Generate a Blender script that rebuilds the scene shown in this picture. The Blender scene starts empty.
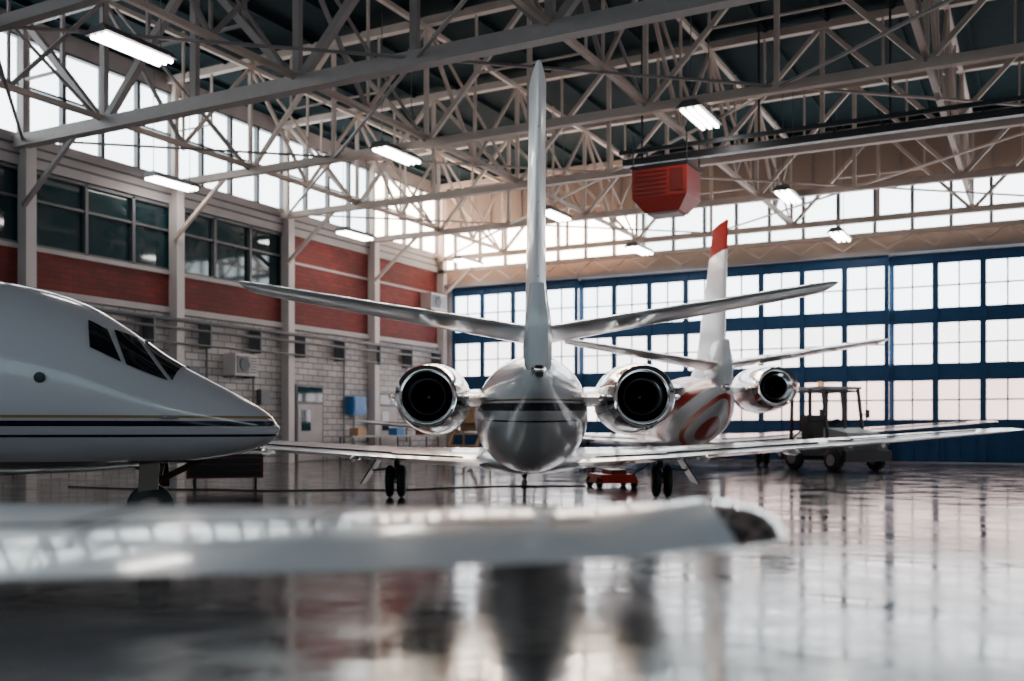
import bpy, math, random
from mathutils import Vector, Matrix
random.seed(4)
D = bpy.data
COL = bpy.context.scene.collection

# ------------------------------------------------------------ materials
def newmat(name):
    m = D.materials.new(name); m.use_nodes = True
    nt = m.node_tree
    b = nt.nodes['Principled BSDF']
    return m, nt, b

def mat(name, col, rough=0.5, metal=0.0, var=0.12, scale=4.0, coat=0.0, bump=0.0, spec=0.5):
    m, nt, b = newmat(name)
    N, L = nt.nodes, nt.links
    tc = N.new('ShaderNodeTexCoord'); no = N.new('ShaderNodeTexNoise')
    no.inputs['Scale'].default_value = scale; no.inputs['Detail'].default_value = 5
    L.new(tc.outputs['Object'], no.inputs['Vector'])
    mx = N.new('ShaderNodeMix'); mx.data_type = 'RGBA'
    mx.inputs[6].default_value = (*[c*(1-var) for c in col], 1)
    mx.inputs[7].default_value = (*[min(1, c*(1+var)) for c in col], 1)
    L.new(no.outputs['Fac'], mx.inputs[0]); L.new(mx.outputs[2], b.inputs['Base Color'])
    mr = N.new('ShaderNodeMapRange'); mr.inputs[3].default_value = rough*0.8; mr.inputs[4].default_value = min(1, rough*1.25)
    L.new(no.outputs['Fac'], mr.inputs[0]); L.new(mr.outputs[0], b.inputs['Roughness'])
    b.inputs['Metallic'].default_value = metal
    b.inputs['Coat Weight'].default_value = coat
    b.inputs['Coat Roughness'].default_value = 0.06
    b.inputs['Specular IOR Level'].default_value = spec
    if bump:
        bp = N.new('ShaderNodeBump'); bp.inputs['Strength'].default_value = bump
        L.new(no.outputs['Fac'], bp.inputs['Height']); L.new(bp.outputs[0], b.inputs['Normal'])
    return m

def emis(name, col, strength, var=0.1, scale=0.6):
    m, nt, b = newmat(name)
    N, L = nt.nodes, nt.links
    tc = N.new('ShaderNodeTexCoord'); no = N.new('ShaderNodeTexNoise'); no.inputs['Scale'].default_value = scale
    L.new(tc.outputs['Object'], no.inputs['Vector'])
    mx = N.new('ShaderNodeMix'); mx.data_type = 'RGBA'
    mx.inputs[6].default_value = (*[c*(1-var*2) for c in col], 1)
    mx.inputs[7].default_value = (*col, 1)
    L.new(no.outputs['Fac'], mx.inputs[0])
    L.new(mx.outputs[2], b.inputs['Emission Color'])
    b.inputs['Emission Strength'].default_value = strength
    b.inputs['Base Color'].default_value = (0.6, 0.6, 0.6, 1); b.inputs['Roughness'].default_value = 0.25
    return m

def bands(name, stops, rough=0.18, ky=0.0, zr=6.0, fract=0.0, off=0.0, coat=0.6):
    """paint scheme: constant colour stripes by object-space height (plus slope ky along the body)"""
    m, nt, b = newmat(name)
    N, L = nt.nodes, nt.links
    tc = N.new('ShaderNodeTexCoord'); sx = N.new('ShaderNodeSeparateXYZ'); L.new(tc.outputs['Object'], sx.inputs[0])
    ml = N.new('ShaderNodeMath'); ml.operation = 'MULTIPLY_ADD'
    L.new(sx.outputs['Y'], ml.inputs[0]); ml.inputs[1].default_value = ky; L.new(sx.outputs['Z'], ml.inputs[2])
    dv = N.new('ShaderNodeMath'); dv.operation = 'MULTIPLY_ADD'; L.new(ml.outputs[0], dv.inputs[0])
    dv.inputs[1].default_value = (fract if fract else 1.0/zr); dv.inputs[2].default_value = off
    src = dv
    if fract:
        fr = N.new('ShaderNodeMath'); fr.operation = 'FRACT'; L.new(dv.outputs[0], fr.inputs[0]); src = fr
    cr = N.new('ShaderNodeValToRGB'); cr.color_ramp.interpolation = 'CONSTANT'
    e = cr.color_ramp.elements
    k = 1.0 if fract else 1.0/zr
    e[0].position = 0; e[0].color = (*stops[0][1], 1)
    e[1].position = stops[1][0]*k if len(stops) > 1 else 1; e[1].color = (*(stops[1][1] if len(stops) > 1 else stops[0][1]), 1)
    for p, c in stops[2:]:
        q = e.new(p*k); q.color = (*c, 1)
    L.new(src.outputs[0], cr.inputs[0]); L.new(cr.outputs[0], b.inputs['Base Color'])
    b.inputs['Roughness'].default_value = rough
    b.inputs['Coat Weight'].default_value = coat; b.inputs['Coat Roughness'].default_value = 0.05
    return m

def brick(name, c1, c2, mortar, axis, rough=0.8, sc=1.0, bump=0.4):
    m, nt, b = newmat(name)
    N, L = nt.nodes, nt.links
    tc = N.new('ShaderNodeTexCoord'); sx = N.new('ShaderNodeSeparateXYZ'); L.new(tc.outputs['Object'], sx.inputs[0])
    cb = N.new('ShaderNodeCombineXYZ')
    L.new(sx.outputs[axis], cb.inputs[0]); L.new(sx.outputs['Z'], cb.inputs[1])
    br = N.new('ShaderNodeTexBrick'); L.new(cb.outputs[0], br.inputs['Vector'])
    br.inputs['Color1'].default_value = (*c1, 1); br.inputs['Color2'].default_value = (*c2, 1); br.inputs['Mortar'].default_value = (*mortar, 1)
    br.inputs['Scale'].default_value = sc; br.inputs['Brick Width'].default_value = 0.5; br.inputs['Row Height'].default_value = 0.2
    br.inputs['Mortar Size'].default_value = 0.018
    no = N.new('ShaderNodeTexNoise'); no.inputs['Scale'].default_value = 0.5; no.inputs['Detail'].default_value = 6
    L.new(tc.outputs['Object'], no.inputs['Vector'])
    mr = N.new('ShaderNodeMapRange'); mr.inputs[1].default_value = .3; mr.inputs[2].default_value = .7; mr.inputs[3].default_value = .6; mr.inputs[4].default_value = 1.1
    L.new(no.outputs['Fac'], mr.inputs[0])
    vm = N.new('ShaderNodeVectorMath'); vm.operation = 'SCALE'; L.new(br.outputs['Color'], vm.inputs[0]); L.new(mr.outputs[0], vm.inputs['Scale'])
    L.new(vm.outputs[0], b.inputs['Base Color'])
    b.inputs['Roughness'].default_value = rough
    bp = N.new('ShaderNodeBump'); bp.inputs['Strength'].default_value = bump; bp.invert = True
    L.new(br.outputs['Fac'], bp.inputs['Height']); L.new(bp.outputs[0], b.inputs['Normal'])
    return m

M = {}
M['white'] = mat('white_paint', (0.88, 0.84, 0.86), 0.22, coat=0.5, var=0.04)
M['winggrey'] = mat('wing_paint', (0.88, 0.83, 0.86), 0.2, coat=0.6, var=0.06, scale=1.5)
M['chrome'] = mat('polished_metal', (0.96, 0.92, 0.92), 0.07, metal=1.0, var=0.03)
M['nacelle'] = mat('nacelle_polished_paint', (0.90, 0.86, 0.88), 0.14, metal=0.45, coat=0.6, var=0.03)
M['darkmetal'] = mat('dark_metal', (0.03, 0.03, 0.035), 0.4, metal=0.6)
M['black'] = mat('black_rubber', (0.012, 0.012, 0.014), 0.6)
M['tubeblack'] = mat('exhaust_black', (0.006, 0.006, 0.008), 0.9, spec=0.1)  # near-black tube inside the nozzle
M['glass'] = mat('cockpit_glass', (0.008, 0.011, 0.014), 0.06, var=0.1, coat=1.0)
M['steel'] = mat('strut_steel', (0.35, 0.34, 0.35), 0.3, metal=0.7)
M['bronze'] = mat('strut_dark_bronze', (0.07, 0.045, 0.035), 0.35, metal=0.6)
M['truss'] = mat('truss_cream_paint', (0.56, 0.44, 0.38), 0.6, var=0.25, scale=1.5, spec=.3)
M['girder'] = mat('girder_and_shaded_truss', (0.28, 0.24, 0.235), 0.6, var=0.25, scale=1.5, spec=.3)  # back-wall girder; also a darker truss copy with shade put into the colour
M['mainchord'] = mat('main_chord_paint', (0.38, 0.33, 0.32), 0.55, var=0.15, spec=.3)
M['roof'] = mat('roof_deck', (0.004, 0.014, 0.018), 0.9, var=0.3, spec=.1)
M['blue'] = mat('blue_door_steel', (0.007, 0.050, 0.135), 0.5, var=0.25, spec=.3)
M['beige'] = mat('beige_cladding', (0.33, 0.24, 0.19), 0.7, var=0.25, scale=0.4)
M['plaster'] = mat('white_plaster', (0.40, 0.355, 0.35), 0.7, var=0.25, scale=1.2)
M['column'] = mat('column_paint', (0.55, 0.49, 0.475), 0.6, var=0.12, scale=1.2)
M['frame'] = mat('window_frame_grey', (0.09, 0.09, 0.10), 0.5)
M['red'] = mat('red_enamel', (0.60, 0.035, 0.02), 0.4, var=0.15)
M['redmatte'] = mat('fin_cap_red', (0.62, 0.03, 0.02), 0.75, var=0.05, spec=.1)
M['darkred'] = mat('dark_red_enamel', (0.16, 0.015, 0.012), 0.4, var=0.2)
M['heater'] = mat('heater_red', (0.34, 0.022, 0.014), 0.5, var=0.25, scale=2)
M['bluebox'] = mat('blue_enamel', (0.02, 0.15, 0.4), 0.4)
M['wood'] = mat('plywood', (0.42, 0.24, 0.12), 0.6, var=0.25)
M['officeglass'] = mat('office_glass', (0.008, 0.03, 0.037), 0.05, var=0.6, scale=0.4, coat=0.3)
M['doorgrey'] = mat('door_grey_paint', (0.30, 0.31, 0.32), 0.5)
M['tug'] = mat('tractor_grey_paint', (0.09, 0.09, 0.095), 0.4)
M['redbrick'] = brick('red_brick', (0.22, 0.018, 0.012), (0.14, 0.013, 0.009), (0.07, 0.022, 0.02), 'Y', sc=1.3)
M['whitebrick'] = brick('painted_white_brick', (0.56, 0.51, 0.50), (0.38, 0.345, 0.34), (0.15, 0.135, 0.13), 'Y', rough=0.7, sc=0.9, bump=0.9)
M['pane'] = emis('translucent_pane', (0.88, 0.95, 1.0), 8.5, var=0.2, scale=.35)
M['panewarm'] = emis('translucent_pane_warm', (0.98, 0.92, 0.92), 7.0, var=0.22, scale=.35)
M['panepink'] = emis('translucent_pane_pink', (1.0, 0.74, 0.67), 4.8, var=0.25, scale=.35)
M['clere'] = emis('clerestory_pane', (0.84, 0.96, 1.0), 8, var=0.12)
M['clerewarm'] = emis('clerestory_pane_sunglow', (1.0, 0.83, 0.67), 22, var=0.1)  # sun glow in the corner put into the panes' emission colour
M['fillright'] = emis('side_fill_pane', (0.82, 0.95, 1.0), 4.0, var=0.12)  # added fill light from the unseen right side
M['fillfront'] = emis('front_fill_pane', (0.60, 0.88, 0.99), 2.5, var=0.1)  # added cool fill light from behind the camera
M['tube'] = emis('fluorescent_tube', (1.0, 0.95, 0.88), 26, var=0.0)
M['amber'] = emis('beacon_amber', (1.0, 0.35, 0.03), 1.0)

def floor_mat():
    m, nt, b = newmat('polished_epoxy_floor')
    N, L = nt.nodes, nt.links
    tc = N.new('ShaderNodeTexCoord')
    n1 = N.new('ShaderNodeTexNoise'); n1.inputs['Scale'].default_value = 0.35; n1.inputs['Detail'].default_value = 6
    n2 = N.new('ShaderNodeTexNoise'); n2.inputs['Scale'].default_value = 1.2; n2.inputs['Detail'].default_value = 7; n2.inputs['Roughness'].default_value = 0.6
    n3 = N.new('ShaderNodeTexNoise'); n3.inputs['Scale'].default_value = 1.1; n3.inputs['Detail'].default_value = 2
    for n in (n1, n2, n3): L.new(tc.outputs['Object'], n.inputs['Vector'])
    cr = N.new('ShaderNodeValToRGB')
    cr.color_ramp.elements[0].position = 0.38; cr.color_ramp.elements[0].color = (0.045, 0.037, 0.036, 1)
    cr.color_ramp.elements[1].position = 0.62; cr.color_ramp.elements[1].color = (0.105, 0.088, 0.085, 1)
    ad = N.new('ShaderNodeMath'); ad.operation = 'MULTIPLY_ADD'; ad.inputs[1].default_value = 0.4
    L.new(n2.outputs['Fac'], ad.inputs[0])
    ml = N.new('ShaderNodeMath'); ml.operation = 'MULTIPLY'; ml.inputs[1].default_value = 0.6; L.new(n1.outputs['Fac'], ml.inputs[0])
    L.new(ml.outputs[0], ad.inputs[2]); L.new(ad.outputs[0], cr.inputs[0]); L.new(cr.outputs[0], b.inputs['Base Color'])
    mr = N.new('ShaderNodeMapRange'); mr.inputs[1].default_value = 0.35; mr.inputs[2].default_value = 0.65
    mr.inputs[3].default_value = 0.07; mr.inputs[4].default_value = 0.20
    L.new(n2.outputs['Fac'], mr.inputs[0]); L.new(mr.outputs[0], b.inputs['Roughness'])
    b.inputs['IOR'].default_value = 1.65
    bp = N.new('ShaderNodeBump'); bp.inputs['Strength'].default_value = 0.13; bp.inputs['Distance'].default_value = 0.05
    L.new(n3.outputs['Fac'], bp.inputs['Height']); L.new(bp.outputs[0], b.inputs['Normal'])
    return m
M['floor'] = floor_mat()

# ------------------------------------------------------------ mesh builder
class MB:
    def __init__(s): s.v = []; s.f = []; s.m = []; s.mats = []; s.sm = []
    def mi(s, k):
        if k not in s.mats: s.mats.append(k)
        return s.mats.index(k)
    def face(s, idx, k, smooth=False): s.f.append(idx); s.m.append(s.mi(k)); s.sm.append(smooth)
    def box(s, a, b, k):
        x0, y0, z0 = a; x1, y1, z1 = b
        n = len(s.v)
        s.v += [(x0,y0,z0),(x1,y0,z0),(x1,y1,z0),(x0,y1,z0),(x0,y0,z1),(x1,y0,z1),(x1,y1,z1),(x0,y1,z1)]
        for q in ((0,3,2,1),(4,5,6,7),(0,1,5,4),(1,2,6,5),(2,3,7,6),(3,0,4,7)): s.face([n+i for i in q], k)
    def hexa(s, pts, k):
        n = len(s.v); s.v += [tuple(p) for p in pts]
        for q in ((0,3,2,1),(4,5,6,7),(0,1,5,4),(1,2,6,5),(2,3,7,6),(3,0,4,7)): s.face([n+i for i in q], k)
    def beam(s, p0, p1, w, h, k):
        p0 = Vector(p0); p1 = Vector(p1); d = (p1-p0).normalized()
        up = Vector((0,0,1)) if abs(d.z) < 0.95 else Vector((0,1,0))
        a = d.cross(up).normalized()*(w/2); c = a.cross(d).normalized()*(h/2)
        s.hexa([p0-a-c, p0+a-c, p1+a-c, p1-a-c, p0-a+c, p0+a+c, p1+a+c, p1-a+c], k)
    def rings(s, rs, k, cap=(True, True), smooth=True, mats=None, closed=True):
        n0 = len(s.v); n = len(rs[0])
        for r in rs: s.v += [tuple(p) for p in r]
        for i in range(len(rs)-1):
            kk = mats[i] if mats else k
            for j in range(n if closed else n-1):
                a = n0+i*n+j; b = n0+i*n+(j+1) % n
                s.face([a, b, b+n, a+n], kk, smooth)
        if cap[0]: s.face([n0+j for j in range(n)][::-1], mats[0] if mats else k)
        if cap[1]: s.face([n0+(len(rs)-1)*n+j for j in range(n)], mats[-1] if mats else k)
    def lathe(s, c, axis, prof, k, seg=32, mats=None, cap=(True, True)):
        c = Vector(c); ax = Vector(axis).normalized()
        u = ax.orthogonal().normalized(); w = ax.cross(u)
        rs = []
        for h, r in prof:
            rs.append([c+ax*h+(u*math.cos(2*math.pi*j/seg)+w*math.sin(2*math.pi*j/seg))*max(r, 1e-4) for j in range(seg)])
        s.rings(rs, k, cap=cap, mats=mats)
    def cyl(s, p0, p1, r, k, seg=12, r1=None):
        p0 = Vector(p0); p1 = Vector(p1)
        s.lathe(p0, p1-p0, [(0, r), ((p1-p0).length, r if r1 is None else r1)], k, seg)
    def obj(s, name, parent=None, mw=None):
        me = D.meshes.new(name); me.from_pydata(s.v, [], s.f)
        for k in s.mats: me.materials.append(M[k] if isinstance(k, str) else k)
        me.polygons.foreach_set('material_index', s.m); me.polygons.foreach_set('use_smooth', s.sm)
        me.update()
        import bmesh
        bm = bmesh.new(); bm.from_mesh(me); bmesh.ops.recalc_face_normals(bm, faces=bm.faces); bm.to_mesh(me); bm.free()
        o = D.objects.new(name, me); COL.objects.link(o)
        if any(s.sm):
            try:
                me.set_sharp_from_angle(angle=math.radians(42))
            except Exception: pass
        if mw is not None: o.matrix_basis = mw
        if parent: o.parent = parent
        return o

def empty(name, loc=(0,0,0), rz=0.0, sc=1.0):
    e = D.objects.new(name, None); COL.objects.link(e)
    e.location = loc; e.rotation_euler = (0, 0, rz); e.scale = (sc, sc, sc); e.empty_display_size = 0.3
    return e

# ------------------------------------------------------------ room frame
F = 995.6; CAMZ = 1.2
CX, CY = -3.05, 44.0
ANG = -math.atan2(0.470, 0.883)
RM = Matrix.Translation((CX, CY, 0)) @ Matrix.Rotation(ANG, 4, 'Z')
RMi = RM.inverted()
T1, S1, ZR = 50.0, 47.0, 11.9
def room(mb, name): return mb.obj(name, mw=RM)
def w2r(x, y, z): return RMi @ Vector((x, y, z))

mb = MB(); mb.box((-0.3, -S1, -0.2), (T1, 0.3, 0.0), 'floor'); room(mb, 'floor')
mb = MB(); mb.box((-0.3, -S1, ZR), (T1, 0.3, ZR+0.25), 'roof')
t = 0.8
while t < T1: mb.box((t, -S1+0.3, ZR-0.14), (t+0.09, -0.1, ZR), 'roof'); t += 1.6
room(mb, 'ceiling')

# ---- left wall
mb = MB()
SW = 10.5
mb.box((-0.3, -S1, 0), (0, 0, 4.8), 'whitebrick')
mb.box((-0.3, -SW, 4.8), (0, 0, 8.0), 'redbrick')
mb.box((-0.3, -S1, 4.8), (0, -SW, 5.9), 'redbrick')
mb.box((-0.3, -S1, 5.9), (-0.2, -SW, 8.0), 'plaster')
mb.box((-0.3, -S1, 8.0), (0.06, 0, 8.8), 'plaster')
mb.box((-0.3, -S1, 11.4), (0, 0, ZR), 'plaster')
mb.box((0, -S1, 4.68), (0.10, 0, 4.86), 'plaster')
mb.box((0, -S1, 5.84), (0.08, -SW, 5.96), 'plaster')
mb.box((0, -SW, 7.0), (0.03, 0, 7.08), 'plaster')
for z in (8.25, 8.5): mb.box((0.06, -S1, z), (0.10, 0, z+.05), 'frame')
room(mb, 'wall_left')
mb = MB()
for i in range(10):
    s = 0.35 + 5.05*i
    mb.box((0.0, -s-0.15, 0), (0.34, -s+0.15, 8.6), 'column')
    mb.box((0.0, -s-0.07, 8.6), (0.2, -s+0.07, 11.8), 'truss')
room(mb, 'trim_wall_columns')
mb = MB()
mb.box((-0.15, -S1, 5.96), (-0.11, -SW, 7.95), 'officeglass')
s = SW
while s < 46:
    mb.box((-0.12, -s-0.05, 5.96), (0.02, -s+0.05, 7.95), 'frame'); s += 1.62
mb.box((-0.12, -S1, 7.15), (0.0, -SW, 7.22), 'frame')
mb.box((-0.12, -S1, 5.96), (0.02, -SW, 6.03), 'frame'); mb.box((-0.12, -S1, 7.88), (0.02, -SW, 7.96), 'frame')
room(mb, 'window_office_ribbon')
mb = MB()
mb.box((-0.2, -S1, 8.8), (-0.16, -5.5, 11.4), 'clere'); mb.box((-0.2, -5.5, 8.8), (-0.16, 0, 11.4), 'clerewarm')
s = 0.4
while s < 47:
    mb.box((-0.16, -s-0.06, 8.8), (0.0, -s+0.06, 11.4), 'frame'); s += 1.26
for z in (8.8, 10.1, 11.36): mb.box((-0.16, -S1, z-0.03), (0.0, 0, z+0.03), 'frame')
room(mb, 'window_clerestory_left')
mb = MB()
for z, r in ((4.45, .06), (4.2, .045), (3.75, .035)):
    mb.cyl((0.45, -46, z), (0.45, -1, z), r, 'frame', 8)
for i in range(20):
    s = 2.25*i+0.9
    mb.box((0.0, -s-0.03, 3.68), (0.5, -s+0.03, 4.52), 'frame')
for s in (3, 7.2, 12.1, 14.2, 16.8, 18): mb.cyl((0.1, -s, 0.6), (0.1, -s, 4.2), 0.035, 'frame', 8)
for s, z in ((2.2, 2.4), (11.6, 2.0), (14.8, 2.6), (17.2, 2.2)): mb.box((0, -s-.22, z), (.2, -s+.22, z+.5), 'frame')
mb.beam((.06, -18.5, 2.9), (.06, -14.3, 2.9), .05, .05, 'frame')
room(mb, 'wall_conduits')

# ---- back wall with hangar doors
mb = MB()
mb.box((0, 0, 7.35), (T1, 0.3, 8.05), 'beige')
mb.box((0, 0, 9.85), (T1, 0.3, ZR), 'beige')
mb.box((0, -0.45, 7.3), (T1, 0, 7.45), 'girder')
mb.box((0, -0.5, 7.95), (T1, -0.32, 8.1), 'truss')
mb.box((0, 0, 0), (0.6, 0.3, 7.35), 'plaster')
t = 0.6
while t < 48:
    mb.beam((t, -0.4, 7.5), (t+0.75, -0.4, 7.98), .06, .06, 'truss'); mb.beam((t+0.75, -0.4, 7.98), (t+1.5, -0.4, 7.5), .06, .06, 'truss'); t += 1.5
t = 0.9
while t < 49: mb.box((t-0.04, -0.05, 9.85), (t+0.04, 0, ZR), 'girder'); t += 1.5
room(mb, 'wall_back')
mb = MB()
mb.box((0, 0.16, 8.05), (9, 0.2, 9.85), 'clerewarm')
mb.box((9, 0.16, 8.05), (T1, 0.2, 9.85), 'clere')
t = 0.6
while t < 49:
    mb.box((t-0.06, 0.0, 8.05), (t+0.06, 0.16, 9.85), 'frame'); t += 1.25
room(mb, 'window_clerestory_back')
def leaf(t0, w, y, i, name):
    mb = MB()
    mb.box((t0, y-0.06, 0.05), (t0+w, y+0.06, 1.5), 'blue')
    mb.box((t0, y-0.06, 2.85), (t0+w, y+0.06, 3.45), 'blue')
    mb.box((t0, y-0.06, 4.85), (t0+w, y+0.06, 5.38), 'blue')
    mb.box((t0, y-0.06, 6.92), (t0+w, y+0.06, 7.3), 'blue')
    mb.box((t0, y, 1.5), (t0+w, y+0.03, 2.85), 'panepink' if i in (2, 3, 4) else 'panewarm')
    mb.box((t0, y, 3.45), (t0+w, y+0.03, 4.85), 'panewarm')
    mb.box((t0, y, 5.38), (t0+w, y+0.03, 6.92), 'pane')
    for z in (2.18, 4.15, 6.15): mb.box((t0, y-0.04, z-0.025), (t0+w, y, z+0.025), 'blue')
    k = int(round(w/1.5))
    for i in range(k+1):
        ww = 0.15 if i in (0, k) else 0.10
        c = t0+w*i/k
        mb.box((max(t0, c-ww), y-0.1, 0.05), (min(t0+w, c+ww), y-0.005, 7.25), 'blue')
    for i in range(k):
        c = t0+w*(i+.5)/k
        mb.box((c-0.025, y-0.04, 1.5), (c+0.025, y, 7.0), 'blue')
    for i in range(k*3):
        c = t0+w*(i+.5)/(k*3); mb.box((c-0.03, y-0.09, 0.1), (c+0.03, y-0.06, 1.45), 'blue')
    room(mb, name)
t = 0.6; i = 0
while t < 48:
    leaf(t, 6.0, 0.12 if i % 2 else -0.12, i, 'door_%d' % (i+1)); t += 6.0; i += 1
mb = MB(); mb.box((0.6, -0.3, 0.0), (T1, -0.22, 0.03), 'steel'); mb.box((0.6, 0.28, 0.0), (T1, 0.32, 7.3), 'darkmetal'); room(mb, 'trim_door_rail')

# ---- right and front walls (behind the photographer)
mb = MB()
mb.box((T1, -S1, 0), (T1+0.3, 0, 8.0), 'plaster'); mb.box((T1, -S1, 11.4), (T1+0.3, 0, ZR), 'plaster')
room(mb, 'wall_right')
mb = MB(); mb.box((T1+0.1, -S1, 8.0), (T1+0.15, 0, 11.4), 'fillright')  # glowing strip added out of view for fill
s = 0
while s < 46: mb.box((T1, -s-0.05, 8.0), (T1+0.1, -s+0.05, 11.4), 'frame'); s += 1.5
room(mb, 'fill_window_right')
mb = MB()
mb.box((-0.3, -S1-0.3, 0), (T1+0.3, -S1, 4.0), 'column'); mb.box((-0.3, -S1-0.3, 10.0), (T1+0.3, -S1, ZR), 'beige')
room(mb, 'wall_front')
mb = MB(); mb.box((-0.3, -S1-0.2, 4.0), (T1, -S1-0.15, 10.0), 'fillfront')  # large glowing panel added behind the camera to fill the shaded sides
t = 0
while t < 50: mb.box((t-0.15, -S1-0.15, 4.0), (t+0.15, -S1, 10.0), 'blue'); t += 1.5
for z in (5.5, 7, 8.5): mb.box((0, -S1-0.15, z-.15), (T1, -S1, z+.15), 'blue')
room(mb, 'fill_window_front')

# ---- roof trusses
ZB, ZT = 8.55, 11.7
def cross_truss(s, w, wd, k, kw):
    mb = MB(); y = -s
    mb.beam((0.02, y, ZB), (T1, y, ZB), w, w, k)
    mb.beam((0.02, y, ZT), (T1, y, ZT), w, w, k)
    bay = 3.0; n = int(T1/bay)
    for i in range(n+1):
        t = 0.3+i*bay
        mb.beam((t, y, ZB), (t, y, ZT), wd, wd*.8, kw)
        if i < n:
            if i % 2: a, b = (t, y, ZB), (t+bay, y, ZT)
            else: a, b = (t, y, ZT), (t+bay, y, ZB)
            mb.beam(a, b, wd, wd, kw)
            m = ((a[0]+b[0])/2, y, (ZB+ZT)/2)
            mb.beam(m, (t+bay/2, y, ZT), wd*.5, wd*.5, kw)
            mb.beam(m, (t+bay if i % 2 else t, y, (ZB+ZT)/2), wd*.4, wd*.4, kw)
    mb.beam((0.3, y, 6.9), (2.4, y, ZB), .1, .1, kw)
    room(mb, 'roof_truss')
for i in range(9):
    s = 0.55 + 5.05*i
    cross_truss(s, 0.30 if i == 4 else 0.2, 0.17 if i >= 4 else 0.11, 'mainchord' if i == 4 else ('girder' if i > 4 else 'truss'), 'girder' if i >= 4 else 'truss')  # nearer trusses take the darker copy, their shade painted in
for t in (3.3, 9.3, 15.3, 21.3, 27.3, 33.3, 39.3):
    mb = MB(); w = .12
    mb.beam((t, -44, ZB+.15), (t, -0.4, ZB+.15), w, w, 'truss'); mb.beam((t, -44, ZT-.15), (t, -0.4, ZT-.15), w, w, 'truss')
    b = 2.525; s = 0.55; j = 0
    while s < 42:
        kk = 'truss' if s < 16 else 'girder'  # webs away from the doors switch to the shaded colour
        a, c = (ZB+.15, ZT-.15) if j % 2 else (ZT-.15, ZB+.15)
        mb.beam((t, -s, a), (t, -s-b, c), .085, .085, kk)
        mb.beam((t, -s-b, ZB), (t, -s-b, ZT), .06, .06, kk)
        s += b; j += 1
    room(mb, 'roof_purlin_truss')
mb = MB()
for i in range(8):
    s0 = 0.55+5.05*i; s1 = s0+5.05
    for j in range(0, 8):
        t0 = 0.3+6*j; t1 = t0+6
        kk = 'truss' if i < 3 else 'girder'  # same switch from lit to shaded colour
        if (i+j) % 2 == 0:
            mb.beam((t0, -s0, ZB), (t1, -s1, ZB), .07, .05, kk)
        else:
            mb.beam((t1, -s0, ZB+.05), (t0, -s1, ZB+.05), .07, .05, kk)
        mb.beam((t0+3, -s0, ZB), (t0+3, -s1, ZT), .06, .06, kk)
room(mb, 'roof_bracing')

# ---- hanging lights
def fixture(px, py, z, L=1.9):
    Y = F*(z-CAMZ)/(428-py); X = (px-512)/F*Y
    e = empty('ceiling_light', (X, Y, z), ANG)
    mb = MB()
    h = 0.16
    mb.hexa([(-.3,-L/2,0),(.3,-L/2,0),(.3,L/2,0),(-.3,L/2,0),(-.16,-L/2+.02,h),(.16,-L/2+.02,h),(.16,L/2-.02,h),(-.16,L/2-.02,h)], 'frame')
    for y in (-L*.4, L*.4): mb.cyl((0, y, h), (0, y, max(h+.3, ZR-z)), .012, 'frame', 6)
    mb.obj('housing', e)
    mb = MB()
    for x in (-.17, 0, .17): mb.cyl((x, -L/2+.06, -.03), (x, L/2-.06, -.03), .045, 'tube', 10)
    mb.obj('tubes', e)
for p in ((133,48,8.45),(172,183,8.3),(397,155,8.4),(355,235,8.1),(700,117,8.4),(788,196,8.3),(840,236,7.75),(468,262,8.1),(640,250,7.8),(555,215,8.3)):
    fixture(*p, L=1.7)

# ---- crane rail + red unit heater
p = w2r(2.9, 25.8, 0)
mb = MB()
mb.box((p.x, p.y-.10, 7.95), (T1-1, p.y+.10, 8.12), 'darkmetal')
mb.box((p.x, p.y-.35, 8.18), (T1-1, p.y-.27, 8.28), 'darkmetal')
for i in range(8): mb.cyl((p.x+.5+3*i, p.y, 8.1), (p.x+.5+3*i, p.y, 11.7), .03, 'darkmetal', 6)
room(mb, 'crane_rail')
e = empty('unit_heater', RM @ Vector((p.x+1.15, p.y, -.12)), ANG)
mb = MB()
mb.box((-.72,-.55,7.1), (.72,.55,7.85), 'heater')
mb.hexa([(-.45,-.35,6.75),(.45,-.35,6.75),(.45,.35,6.75),(-.45,.35,6.75),(-.72,-.55,7.1),(.72,-.55,7.1),(.72,.55,7.1),(-.72,.55,7.1)], 'heater')
mb.box((-.4,-.3,6.7), (.4,.3,6.76), 'plaster')
for i in range(6): mb.box((-.65,-.58,7.16+i*.11), (.2,-.55,7.20+i*.11), 'darkred')
mb.box((.3,-.58,7.2), (.62,-.55,7.75), 'darkred')
mb.box((-.76,-.58,7.82), (.76,.58,7.9), 'darkmetal')
for x in (-.7,.7):
    for y in (-.5,.5): mb.cyl((x,y,7.9),(x,y,8.7),.02,'darkmetal',6)
mb.obj('body', e)

# ------------------------------------------------------------ aircraft
def catmull(st, y):
    if y <= st[0][0]: return st[0][1:]
    for i in range(len(st)-1):
        if y <= st[i+1][0]:
            t = (y-st[i][0])/(st[i+1][0]-st[i][0])
            p0 = st[max(i-1, 0)]; p1 = st[i]; p2 = st[i+1]; p3 = st[min(i+2, len(st)-1)]
            out = []
            for k in range(1, len(p1)):
                h = p2[0]-p1[0]
                m1 = (p2[k]-p0[k])/(p2[0]-p0[0])*h; m2 = (p3[k]-p1[k])/(p3[0]-p1[0])*h
                if (p2[k]-p1[k])*(p1[k]-p0[k]) <= 0: m1 = 0
                if (p3[k]-p2[k])*(p2[k]-p1[k]) <= 0: m2 = 0
                out.append((2*t**3-3*t*t+1)*p1[k]+(t**3-2*t*t+t)*m1+(-2*t**3+3*t*t)*p2[k]+(t**3-t*t)*m2)
            return out
    return st[-1][1:]

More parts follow.
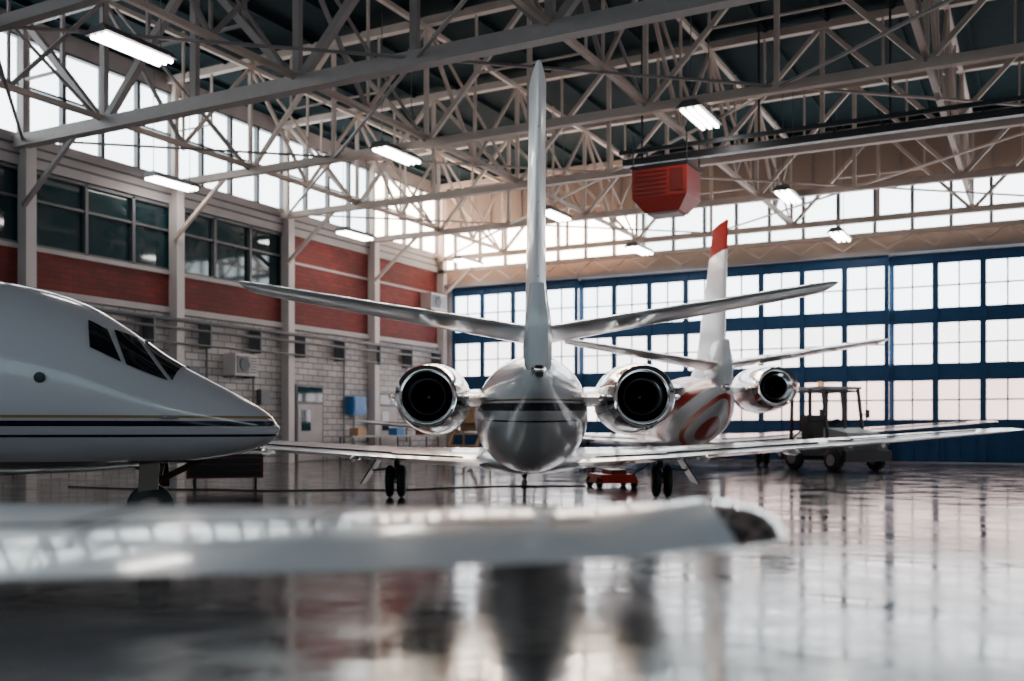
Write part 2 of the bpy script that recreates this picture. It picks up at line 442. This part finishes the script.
def hullpt(st, y, th, off=0.0):
    zt, zb, rx = catmull(st, y)
    zc = (zt+zb)/2; rz = (zt-zb)/2
    return Vector(((rx+off)*math.cos(th), y, zc+(rz+off)*math.sin(th)))

def airfoil(n=18, th=0.12, blunt=0.0):
    pts = []
    for i in range(n):
        a = 2*math.pi*i/n
        x = 0.5*(1+math.cos(a))            # 1 = trailing
        y = th/0.2*(0.2969*math.sqrt(x)-0.126*x-0.3516*x*x+0.2843*x**3-0.1036*x**4) + blunt*math.sin(a if a <= math.pi else 2*math.pi-a)**.5*x if 0 < a and abs(math.sin(a)) > 1e-6 else 0
        pts.append((x, (y if a <= math.pi else -y*0.85)))
    return pts

def wing(mb, secs, k, vertical=False, mats=None, n=20, blunt=0.0):
    """secs: (span, z, y_lead, y_trail, thickness)  chord runs along y, nose +y"""
    rs = []
    for sp, z, yl, yt, th in secs:
        c = yl-yt; r = []
        for x, h in airfoil(n, th, blunt):
            y = yl-x*c
            r.append((h*c+z, y, sp) if vertical else (sp, y, z+h*c))
        rs.append(r)
    mb.rings(rs, k, mats=mats)

TAIL = [(0.15, 1.86, 1.74, .05), (0.3, 1.96, 1.60, .15), (0.9, 2.04, 1.34, .32), (1.7, 2.12, 1.04, .52), (2.6, 2.18, .78, .70), (3.6, 2.22, .60, .81), (4.6, 2.25, .51, .87), (5.6, 2.25, .5, .88)]
def nose_std(L): return [(L-3.6, 2.25, .5, .88), (L-3.0, 2.18, .5, .86), (L-2.5, 1.98, .51, .81), (L-2.0, 1.66, .54, .72), (L-1.4, 1.46, .58, .60), (L-.8, 1.26, .66, .44), (L-.3, 1.04, .76, .22), (L-.08, .96, .84, .09), (L, .91, .89, .01)]
def nose_left(L): return [(L-3.0, 2.25, .5, .88), (L-2.5, 2.235, .5, .87), (L-2.1, 2.17, .51, .85), (L-1.67, 2.03, .53, .79), (L-1.3, 1.80, .56, .71), (L-.97, 1.56, .59, .61), (L-.5, 1.30, .66, .44), (L-.2, 1.13, .73, .27), (L-.06, 1.02, .81, .15), (L, .93, .89, .02)]

def build_jet(loc, rz, sc, L, nose, bodymat, ws, ngear, fincap=None, engmat='nacelle', ex=1.3, ez=1.6, er=1.0, gd=True):
    root = empty('business_jet', loc, rz, sc)
    st = TAIL + nose(L)
    mb = MB(); ys = []
    for i in range(len(st)-1):
        a, b = st[i][0], st[i+1][0]; k = max(2, int((b-a)/.12)) if i != 7 else 8
        ys += [a+(b-a)*j/k for j in range(k)]
    ys.append(L)
    rs = [[hullpt(st, y, 2*math.pi*j/48) for j in range(48)] for y in ys]
    mb.rings(rs, bodymat); mb.obj('fuselage', root)
    # glazing
    mb = MB()
    def patch(c, k, off=.012):
        for sg in (1, -1):
            G = 7; g = []
            for i in range(G+1):
                u = i/G
                for j in range(G+1):
                    v = j/G
                    b = (c[0][0]*(1-u)+c[1][0]*u)*(1-v)+(c[3][0]*(1-u)+c[2][0]*u)*v
                    d = (c[0][1]*(1-u)+c[1][1]*u)*(1-v)+(c[3][1]*(1-u)+c[2][1]*u)*v
                    p = hullpt(st, L-b, math.radians(d), off); g.append((p.x*sg, p.y, p.z))
            n = len(mb.v); mb.v += g
            for i in range(G):
                for j in range(G):
                    a = n+i*(G+1)+j; mb.face([a, a+1, a+G+2, a+G+1], k, True)
    for c in ws: patch(c, 'glass')
    y = 5.6
    while y < L-4.2 + 0.3:
        for sg in (1, -1):
            n = len(mb.v); q = 16; ring = []
            for j in range(q):
                a = 2*math.pi*j/q
                yy = y+.15*math.cos(a); dz = math.radians(26)+.22*math.sin(a)
                p = hullpt(st, yy, dz, .012); ring.append((p.x*sg, p.y, p.z))
            mb.v += ring; mb.face(list(range(n, n+q)), 'glass')
        y += .8
    mb.obj('windows', root)
    mb = MB()
    for sg in (1, -1):
        p = hullpt(st, L-1.85, math.radians(2), .006)
        mb.lathe((p.x*sg-(.006*sg), p.y, p.z), (sg, 0, 0), [(0, .045), (.012, .045), (.014, .03)], 'darkmetal', 16)
        p = hullpt(st, L-.9, math.radians(-5), 0)
        mb.cyl((p.x*sg, p.y, p.z), ((p.x+.09)*sg, p.y, p.z-.01), .012, 'steel', 8); mb.cyl(((p.x+.09)*sg, p.y-.02, p.z-.01), ((p.x+.09)*sg, p.y+.12, p.z-.01), .01, 'steel', 8)
    mb.obj('probes', root)
    # wings
    W = 6.6
    for sg, nm in ((1, 'wing_right'), (-1, 'wing_left')):
        mb = MB()
        secs = [(sg*.3, .64, W+1.9, W-1.25, .14), (sg*.95, .64, W+1.7, W-1.25, .14), (sg*2.3, .72, W+1.1, W-1.15, .13), (sg*5.5, .94, W+.68, W-.8, .13), (sg*8.2, 1.15, W+.3, W-.5, .13), (sg*8.42, 1.17, W+.2, W-.45, .11), (sg*8.5, 1.18, W+.02, W-.35, .06)]
        wing(mb, secs, 'winggrey')
        for sp in (2.9, 4.4):
            f = (sp-2.3)/3.2; z = .72+.22*f; yt = W-1.15+.35*f
            mb.rings([[(sg*sp+.05*q*math.cos(a), yy, z-.06+.06*q*math.sin(a)) for a in [k*math.pi/4 for k in range(8)]] for yy, q in ((yt-.28, .1), (yt, 1), (yt+.6, 1), (yt+.9, .1))], 'winggrey')
        mb.obj(nm, root)
        mb = MB()
        def zt(x):
            pts = [(.95, .64, -1.25), (2.3, .72, -1.15), (5.5, .94, -.8), (8.2, 1.15, -.5)]
            for a, b in zip(pts, pts[1:]):
                if x <= b[0]:
                    f = (x-a[0])/(b[0]-a[0]); return a[1]+f*(b[1]-a[1]), W+a[2]+f*(b[2]-a[2])
        for (xa, xb) in ((1.1, 4.9), (5.1, 7.7)):
            for x0, x1 in ((xa, min(xb, 2.3)), (max(xa, 2.3), min(xb, 5.5)), (max(xa, 5.5), xb)):
                if x1 <= x0: continue
                z0, y0 = zt(x0); z1, y1 = zt(x1)
                mb.beam((sg*x0, y0+.42, z0+.07), (sg*x1, y1+.32, z1+.055), .02, .02, 'darkmetal')
        mb.obj('flap_gap', root)
        mb = MB()
        wing(mb, [(sg*.0, 2.30, 1.75, .25, .14), (sg*.25, 2.33, 1.65, .22, .14), (sg*3.05, 2.76, .85, .0, .15), (sg*3.22, 2.785, .76, .0, .15), (sg*3.27, 2.79, .66, .04, .11)], 'winggrey', blunt=.012)
        mb.obj('tailplane', root)
        # nacelle
        mb = MB(); cx, cz = sg*ex, ez
        prof = [(2.55, .30), (2.62, .36), (2.55, .42), (2.3, .46), (1.6, .50), (.9, .475), (.35, .435), (.10, .405), (0, .39), (.01, .365), (.12, .30), (.22, .24), (.24, .215), (1.0, .20)]
        prof = [(h, r*er) for h, r in prof]
        mts = ['chrome', 'chrome', 'chrome', engmat, engmat, engmat, 'chrome', 'chrome', 'chrome', 'chrome', 'chrome', 'darkmetal', 'tubeblack']
        mb.lathe((cx, 1.7, cz), (0, 1, 0), prof, engmat, 40, mats=mts, cap=(False, True))
        mb.lathe((cx, 1.7, cz), (0, 1, 0), [(2.5, .33*er), (2.49, .001)], 'darkmetal', 32, cap=(False, False))
        mb.lathe((cx, 1.9, cz), (0, 1, 0), [(.25, .02), (.5, .09), (.7, .11)], 'darkmetal', 20)
        for a in (0, math.pi):
            mb.rings([[(cx+(.46*er+.03*q)*math.cos(a)+.035*q*math.cos(b), yy, cz+.035*q*math.sin(b)+(.0)) for b in [k*math.pi/4 for k in range(8)]] for yy, q in ((1.9, .2), (2.1, 1), (2.9, 1), (3.3, .2))], engmat)
        mb.obj('engine', root)
        mb = MB()
        wing(mb, [(sg*.4, ez+.0, 4.0, 2.2, .15), (sg*(ex-.32), ez, 3.8, 2.15, .13)], 'white'); mb.obj('pylon', root)
        # main gear
        mb = MB(); gx = sg*2.3
        mb.cyl((gx, W, .85), (gx, W+.05, .45), .055, 'bronze'); mb.cyl((gx, W+.05, .47), (gx, W-.18, .30), .045, 'steel')
        mb.cyl((gx, W+.02, .62), (gx-sg*.75, W+.1, .78), .03, 'bronze', 8)
        for dx in (-.10, .10):
            mb.lathe((gx+dx-.07, W-.18, .28), (1, 0, 0), [(0, .15), (.01, .23), (.035, .27), (.07, .28), (.105, .27), (.13, .23), (.14, .15)], 'black', 24)
            mb.lathe((gx+dx-.075, W-.18, .28), (1, 0, 0), [(0, .13), (.15, .13)], 'bronze', 16)
        mb.cyl((gx-.18, W-.18, .28), (gx+.18, W-.18, .28), .035, 'steel')
        x0, x1 = gx+sg*.24, gx+sg*.60
        mb.hexa([(x1, W-.35, .24), (x1+.03, W-.35, .24), (x1+.03, W+.35, .24), (x1, W+.35, .24), (x0, W-.4, .80), (x0+.03, W-.4, .80), (x0+.03, W+.4, .80), (x0, W+.4, .80)], 'bronze')
        mb.cyl((gx, W, .5), (gx+sg*.46, W, .46), .02, 'steel', 8)
        mb.obj('main_gear', root)
    # fin + dorsal
    mb = MB()
    secs = [(1.75, 0, 4.6, .45, .07), (2.15, 0, 4.1, .42, .075), (2.5, 0, 3.25, .36, .085), (4.62, 0, 1.70, .08, .12), (5.17, 0, 1.35, .0, .15), (5.2, 0, 1.32, .01, .13)]
    fc = fincap or 'fin_white'
    wing(mb, secs, 'fin_white', vertical=True, mats=['fin_white']*3+[fc]*2, blunt=.022, n=24)
    mb.obj('fin', root)
    mb = MB()
    mb.rings([[(hx_*sx_, y_, z_) for sx_, y_ in ((-1, 1.6), (-1, yb+.12), (-.7, yb+.02), (0, yb-.02), (.7, yb+.02), (1, yb+.12), (1, 1.6))] for z_, hx_, yb in ((1.80, .10, .22), (1.9, .15, .12), (2.2, .155, .05), (2.42, .14, .04), (2.6, .11, .08), (2.8, .09, .12))], 'white')
    mb.lathe((0, -.04, 1.83), (0, 1, 0), [(0, .02), (.03, .06), (.12, .085), (.4, .10)], 'chrome', 20)
    mb.obj('tail_fairing', root)
    mb = MB()
    for z, yy in ((2.9, .28), (3.7, .18), (4.5, .08)):
        mb.cyl((0, yy+.02, z), (0, yy-.12, z-.03), .006, 'darkmetal', 6)
    mb.obj('static_wicks', root)
    mb = MB()
    mb.rings([[(rx*math.cos(a), y, .66+rz*math.sin(a)) for a in [2*math.pi*k/24 for k in range(24)]] for y, rx, rz in ((4.6, .1, .05), (5.1, .5, .16), (5.7, .9, .23), (7.4, 1.0, .26), (8.6, .8, .22), (9.3, .1, .05))], 'white')
    mb.obj('belly_fairing', root)
    # nose gear
    mb = MB(); gy = L-ngear
    mb.cyl((0, gy+.12, .75), (0, gy, .30), .05, 'bronze'); mb.cyl((0, gy+.5, .66), (0, gy+.03, .42), .03, 'bronze', 8)
    mb.cyl((0, gy-.3, .66), (0, gy+.03, .5), .025, 'bronze', 8)
    mb.lathe((-.07, gy, .21), (1, 0, 0), [(0, .1), (.01, .17), (.04, .205), (.07, .21), (.10, .205), (.13, .17), (.14, .1)], 'black', 24)
    mb.lathe((-.075, gy, .21), (1, 0, 0), [(0, .09), (.15, .09)], 'bronze', 16)
    y1 = .7 if gd else .12
    for sg in (1, -1):
        mb.hexa([(sg*.26, gy-.05, .36), (sg*.26+.02, gy-.05, .36), (sg*.26+.02, gy+y1, .38), (sg*.26, gy+y1, .38), (sg*.18, gy-.05, .66), (sg*.18+.02, gy-.05, .66), (sg*.18+.02, gy+y1, .68), (sg*.18, gy+y1, .68)], 'white' if gd else 'bronze')
    mb.obj('nose_gear', root)
    return root

W_ = (.90, .86, .88); NAVY = (.010, .010, .028); GOLD = (.35, .2, .08); REDP = (.55, .03, .015)
M['paint_center'] = bands('jet_paint_navy', [(0, W_), (.80, NAVY), (.82, W_), (1.24, NAVY), (1.26, W_), (1.36, NAVY), (1.47, W_), (1.50, GOLD), (1.52, W_)], rough=.2, ky=-.02, coat=.5)
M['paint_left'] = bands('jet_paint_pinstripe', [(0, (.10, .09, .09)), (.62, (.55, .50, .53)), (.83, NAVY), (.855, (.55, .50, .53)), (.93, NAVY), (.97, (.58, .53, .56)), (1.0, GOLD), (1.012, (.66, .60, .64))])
M['paint_red'] = bands('jet_paint_red_swoosh', [(0, REDP), (.22, W_), (.42, REDP), (.62, W_), (.70, REDP), (.76, W_)], ky=.30, fract=.80, off=.35, rough=.3, coat=.3)
M['fin_white'] = mat('fin_paint', (.88, .83, .86), .34, coat=.15, var=.05, spec=.4)

ws_std = [((2.75, 17), (2.45, 17), (2.55, 48), (2.8, 48)), ((2.4, 17), (2.05, 20), (2.3, 56), (2.48, 50)), ((2.02, 22), (1.95, 88), (2.38, 88), (2.27, 58))]
ws_left = [((1.50, 31), (1.26, 31), (1.42, 56), (1.57, 55)), ((1.22, 31), (.90, 36), (1.22, 72), (1.38, 61)), ((.87, 38), (.82, 88), (1.14, 88), (1.17, 76))]
build_jet((.29, 10.8, 0), 0, 1.0, 14.0, nose_std, 'paint_center', ws_std, 1.6, ex=1.37)
build_jet((5.2, 24.0, 0), 0, 1.2, 12.0, nose_std, 'paint_red', ws_std, 1.6, fincap='redmatte', ex=1.46, ez=1.90, er=1.12)
L2 = 12.2; S2 = 1.3; hd = math.radians(8)
hx, hy = math.cos(hd), math.sin(hd)
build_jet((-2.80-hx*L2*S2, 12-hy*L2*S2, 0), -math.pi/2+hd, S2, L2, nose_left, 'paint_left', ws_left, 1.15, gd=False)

# ---- foreground wing (outer panel of the jet parked beside the photographer)
root = empty('aircraft_wing', (0, 0, 0))
mb = MB()
secs = [(-5.6, .86, 3.9, 1.7, .12), (-1.4, .885, 3.35, 2.02, .125), (-.3, .895, 3.22, 2.13, .13), (.25, .905, 3.12, 2.25, .16), (.45, .915, 3.04, 2.36, .22), (.54, .92, 3.02, 2.38, .25)]
wing(mb, secs, 'winggrey', n=28)
mb.obj('wing_panel', root)
mb = MB()
rs = []
for i in range(9):
    a = i/8*math.pi/2; x = .54+.19*math.sin(a); q = math.cos(a)*.97+.03
    r = []
    for xx, h in airfoil(28, .25): r.append((x, 3.02-.32-(.64*(xx-.5))*(q*.8+.2*q*q), .92+h*.64*(.2+.8*q)))
    rs.append(r)
mb.rings(rs, 'winggrey', mats=['chrome']*2+['glass']*6)
mb.obj('tip_light', root)
mb = MB()
mb.cyl((-4.6, 2.7, .85), (-4.6, 2.7, .3), .06, 'steel')
mb.lathe((-4.67, 2.7, .28), (1, 0, 0), [(0, .15), (.02, .25), (.07, .28), (.12, .25), (.14, .15)], 'black', 24)
mb.obj('main_gear', root)
mb = MB()
mb.beam((-1.4, 2.4, .962), (.2, 2.55, .967), .02, .008, 'darkmetal')
for x in (-1.1, -.5, .1): mb.beam((x, 2.45, .965), (x+.03, 3.0, .978), .012, .008, 'darkmetal')
mb.obj('panel_lines', root)

# ------------------------------------------------------------ ground equipment
e = empty('tow_tractor', (9.2, 28.4, 0), math.radians(205), .93)
mb = MB()
mb.box((-.85, -1.3, .45), (.85, 1.3, .85), 'tug')
mb.hexa([(-.75,.3,.85),(.75,.3,.85),(.72,1.3,.85),(-.72,1.3,.85),(-.7,.3,1.3),(.7,.3,1.3),(.62,1.2,1.15),(-.62,1.2,1.15)], 'doorgrey')
mb.box((-.9, -1.4, .3), (.9, -1.2, .6), 'darkmetal'); mb.box((-.9, 1.25, .3), (.9, 1.42, .62), 'darkmetal')
for i in range(5): mb.box((-.45, 1.3, .62+i*.05), (.45, 1.33, .64+i*.05), 'black')
for x in (-.65, .65): mb.lathe((x, 1.3, .78), (0, 1, 0), [(0, .09), (.04, .08)], 'chrome', 16)
for x in (-.8, .8):
    for y in (-.85, .85): mb.beam((x, y-.45, .82), (x, y+.45, .82), .3, .05, 'tug')
mb.obj('body', e)
mb = MB()
for x in (-.7, .7):
    for y0, y1 in ((-1.15, -1.1), (-.3, -.3), (.5, .25)): mb.beam((x, y0, .85), (x, y1, 2.5), .08, .08, 'darkmetal')
    mb.beam((x, -1.12, 1.5), (x, .38, 1.5), .05, .05, 'darkmetal')
    mb.beam((x, -1.1, 2.42), (x, .28, 2.42), .06, .06, 'darkmetal')
    mb.beam((x, -1.15, .9), (x, -.3, 1.5), .04, .04, 'darkmetal')
for y in (-1.1, .27): mb.beam((-.7, y, 2.42), (.7, y, 2.42), .06, .06, 'darkmetal')
mb.beam((-.7, -1.12, 1.5), (.7, -1.12, 1.5), .05, .05, 'darkmetal'); mb.beam((0, .5, .9), (0, .27, 2.42), .05, .05, 'darkmetal')
mb.box((-.76, -1.15, 2.48), (.76, .35, 2.55), 'doorgrey')
mb.box((-.5, -.9, .85), (.5, -.4, 1.2), 'black'); mb.box((-.5, -1.0, 1.2), (.5, -.88, 1.7), 'black')
mb.cyl((0, .2, 1.2), (0, 0, 1.45), .03, 'darkmetal'); mb.lathe((0, -.02, 1.45), (0, -.6, 1), [(0, .2), (.03, .2)], 'black', 20)
mb.cyl((.85, .45, 1.7), (.7, .4, 1.7), .02, 'darkmetal', 6); mb.box((.83, .42, 1.6), (.98, .46, 1.85), 'darkmetal')
mb.cyl((-.85, .45, 1.7), (-.7, .4, 1.7), .02, 'darkmetal', 6); mb.box((-.98, .42, 1.6), (-.83, .46, 1.85), 'darkmetal')
mb.obj('cab', e)
mb = MB(); mb.cyl((.3, -.3, 2.55), (.3, -.3, 2.72), .07, 'amber'); mb.obj('beacon', e)
mb = MB()
for x in (-.95, .71):
    for y, r in ((-.85, .38), (.85, .34)):
        mb.lathe((x, y, r), (1, 0, 0), [(0, r*.6), (.02, r*.88), (.06, r), (.18, r), (.22, r*.88), (.24, r*.6)], 'black', 28)
        mb.lathe((x-.01, y, r), (1, 0, 0), [(0, r*.5), (.26, r*.5)], 'steel', 18)
mb.obj('wheels', e)

e = empty('tow_dolly', (2.02, 20.3, 0), math.radians(12))
mb = MB()
mb.hexa([(-.42,-.5,.10),(.42,-.5,.10),(.42,.5,.10),(-.42,.5,.10),(-.34,-.42,.27),(.36,-.45,.27),(.36,.45,.27),(-.34,.42,.27)], 'red')
mb.box((-.1,-.35,.27), (.22,.3,.36), 'darkred'); mb.beam((.3,-.4,.25), (.6,-.7,.5), .03, .03, 'darkmetal')
for x in (-.42, .3):
    for y in (-.38, .3): mb.lathe((x, y, .11), (1, 0, 0), [(0,.06),(.02,.11),(.1,.11),(.12,.06)], 'black', 18)
mb.obj('body', e)

# left wall fittings
def ac(s, z, w=1.0):
    mb = MB()
    x = .005
    mb.box((x, -s-w/2, z-.35), (.55, -s+w/2, z+.35), 'column')
    mb.box((.55, -s-w/2+.06, z-.28), (.57, -s+.1, z+.28), 'frame')
    mb.lathe((.57, -s-.1, z), (1, 0, 0), [(0, .22), (.02, .22)], 'darkmetal', 20)
    for i in range(6): mb.box((.56, -s+.16, z-.25+i*.09), (.58, -s+w/2-.05, z-.21+i*.09), 'frame')
    mb.box((x, -s-w/2, z-.42), (.5, -s-w/2+.05, z-.35), 'frame'); mb.box((x, -s+w/2-.05, z-.42), (.5, -s+w/2, z-.35), 'frame')
    room(mb, 'air_conditioner')
ac(12.9, 3.25); ac(1.2, 6.6, 1.2)
def wdoor(s0, s1, h, name):
    mb = MB()
    mb.box((0.001, -s1, 0), (.08, -s0, h), 'frame')
    mb.box((.04, -s1+.08, .03), (.10, -s0-.08, 2.05), 'plaster')
    mb.box((.08, -s1+.08, 2.15), (.10, -s0-.08, h-.08), 'officeglass')
    mb.box((.10, -s1+.25, 1.1), (.115, -(s0+s1)/2, 1.85), 'officeglass')
    mb.cyl((.12, -s0-.2, 1.0), (.2, -s0-.2, 1.0), .025, 'chrome', 8)
    room(mb, name)
wdoor(8.4, 9.9, 2.75, 'door_20'); wdoor(3.6, 5.0, 2.6, 'door_21')
mb = MB(); mb.box((.005, -7.0, 1.7), (.4, -6.2, 2.4), 'bluebox'); mb.box((.4, -6.95, 1.75), (.43, -6.25, 2.35), 'bluebox'); mb.cyl((.43,-6.4,1.95),(.47,-6.4,1.95),.03,'steel',8); mb.cyl((.1,-6.6,0),(.1,-6.6,1.7),.03,'frame',8); room(mb, 'electrical_box')
mb = MB()
mb.box((.55, -8.2, .85), (1.25, -2.2, .92), 'doorgrey')
for s in (2.3, 4.4, 6.4, 8.1):
    for t in (.6, 1.18): mb.box((t, -s-.03, 0), (t+.05, -s+.03, .85), 'frame')
mb.box((.6, -8.0, .3), (1.2, -2.3, .34), 'frame')
for s, c in ((3, 'darkred'), (4.9, 'bluebox'), (7.4, 'wood')): mb.box((.7, -s-.25, .92), (1.1, -s+.25, 1.2), c)
room(mb, 'workbench')
e = empty('maintenance_steps', (-1.35, 30.0, 0), math.radians(-20))
mb = MB()
for i in range(5): mb.box((-.45, -.9+.35*i, .35*i+.3), (.45, -.55+.35*i, .35*i+.35), 'wood')
for x in (-.45, .42):
    mb.beam((x, -.9, .1), (x, .85, 1.75), .05, .14, 'wood'); mb.beam((x, .8, 0), (x, .8, 1.9), .06, .06, 'wood'); mb.beam((x, -.7, 0), (x, -.7, .35), .06, .06, 'wood')
mb.box((-.45, .5, 1.1), (.45, .86, 1.95), 'wood')
mb.obj('frame', e)
e = empty('tool_cart', (-5.9, 20.5, 0), math.radians(15))
mb = MB()
mb.box((-.75,-.3,.18),(.75,.3,.62),'darkred')
for i in range(3): mb.box((-.7,-.32,.22+i*.13),(.7,-.3,.32+i*.13),'darkmetal')
mb.box((-.8,-.34,.62),(.8,.34,.67),'darkmetal'); mb.cyl((.82,-.25,.6),(.82,.25,.6),.02,'chrome',8)
for x in (-.6,.6):
    for y in (-.22,.22): mb.lathe((x-.03,y,.09),(1,0,0),[(0,.05),(.01,.09),(.05,.09),(.06,.05)],'black',16)
mb.obj('cabinet', e)
# power cable lying on the floor
cu = D.curves.new('power_cable', 'CURVE'); cu.dimensions = '3D'; cu.bevel_depth = .014; cu.bevel_resolution = 3
sp = cu.splines.new('NURBS'); pts = [(-9, 20.2), (-7.4, 19.2), (-5.6, 19.5), (-4.6, 18.6), (-3.4, 19.3), (-2.0, 18.9), (-1.2, 20.0), (.4, 20.6), (1.5, 20.3)]
sp.points.add(len(pts)-1)
for q, (x, y) in zip(sp.points, pts): q.co = (x, y, .014, 1)
sp.use_endpoint_u = True; cu.materials.append(M['black'])
o = D.objects.new('power_cable', cu); COL.objects.link(o)

# ------------------------------------------------------------ world & camera
w = D.worlds.new('World'); bpy.context.scene.world = w; w.use_nodes = True
bg = w.node_tree.nodes['Background']; bg.inputs[0].default_value = (.7, .8, 1, 1); bg.inputs[1].default_value = .6

cam = D.cameras.new('camera'); co = D.objects.new('camera', cam); COL.objects.link(co)
co.location = (0, 0, CAMZ); co.rotation_euler = (math.pi/2, 0, 0)
cam.sensor_width = 36; cam.lens = 35
cam.shift_y = (428-340.5)/1024
cam.dof.use_dof = True; cam.dof.focus_distance = 12.0; cam.dof.aperture_fstop = 0.95
cam.clip_start = .05; cam.clip_end = 300
bpy.context.scene.camera = co

# put the building square to the world axes (everything moves together)
for o in list(D.objects):
    if o.parent is None:
        o.matrix_basis = RMi @ o.matrix_basis
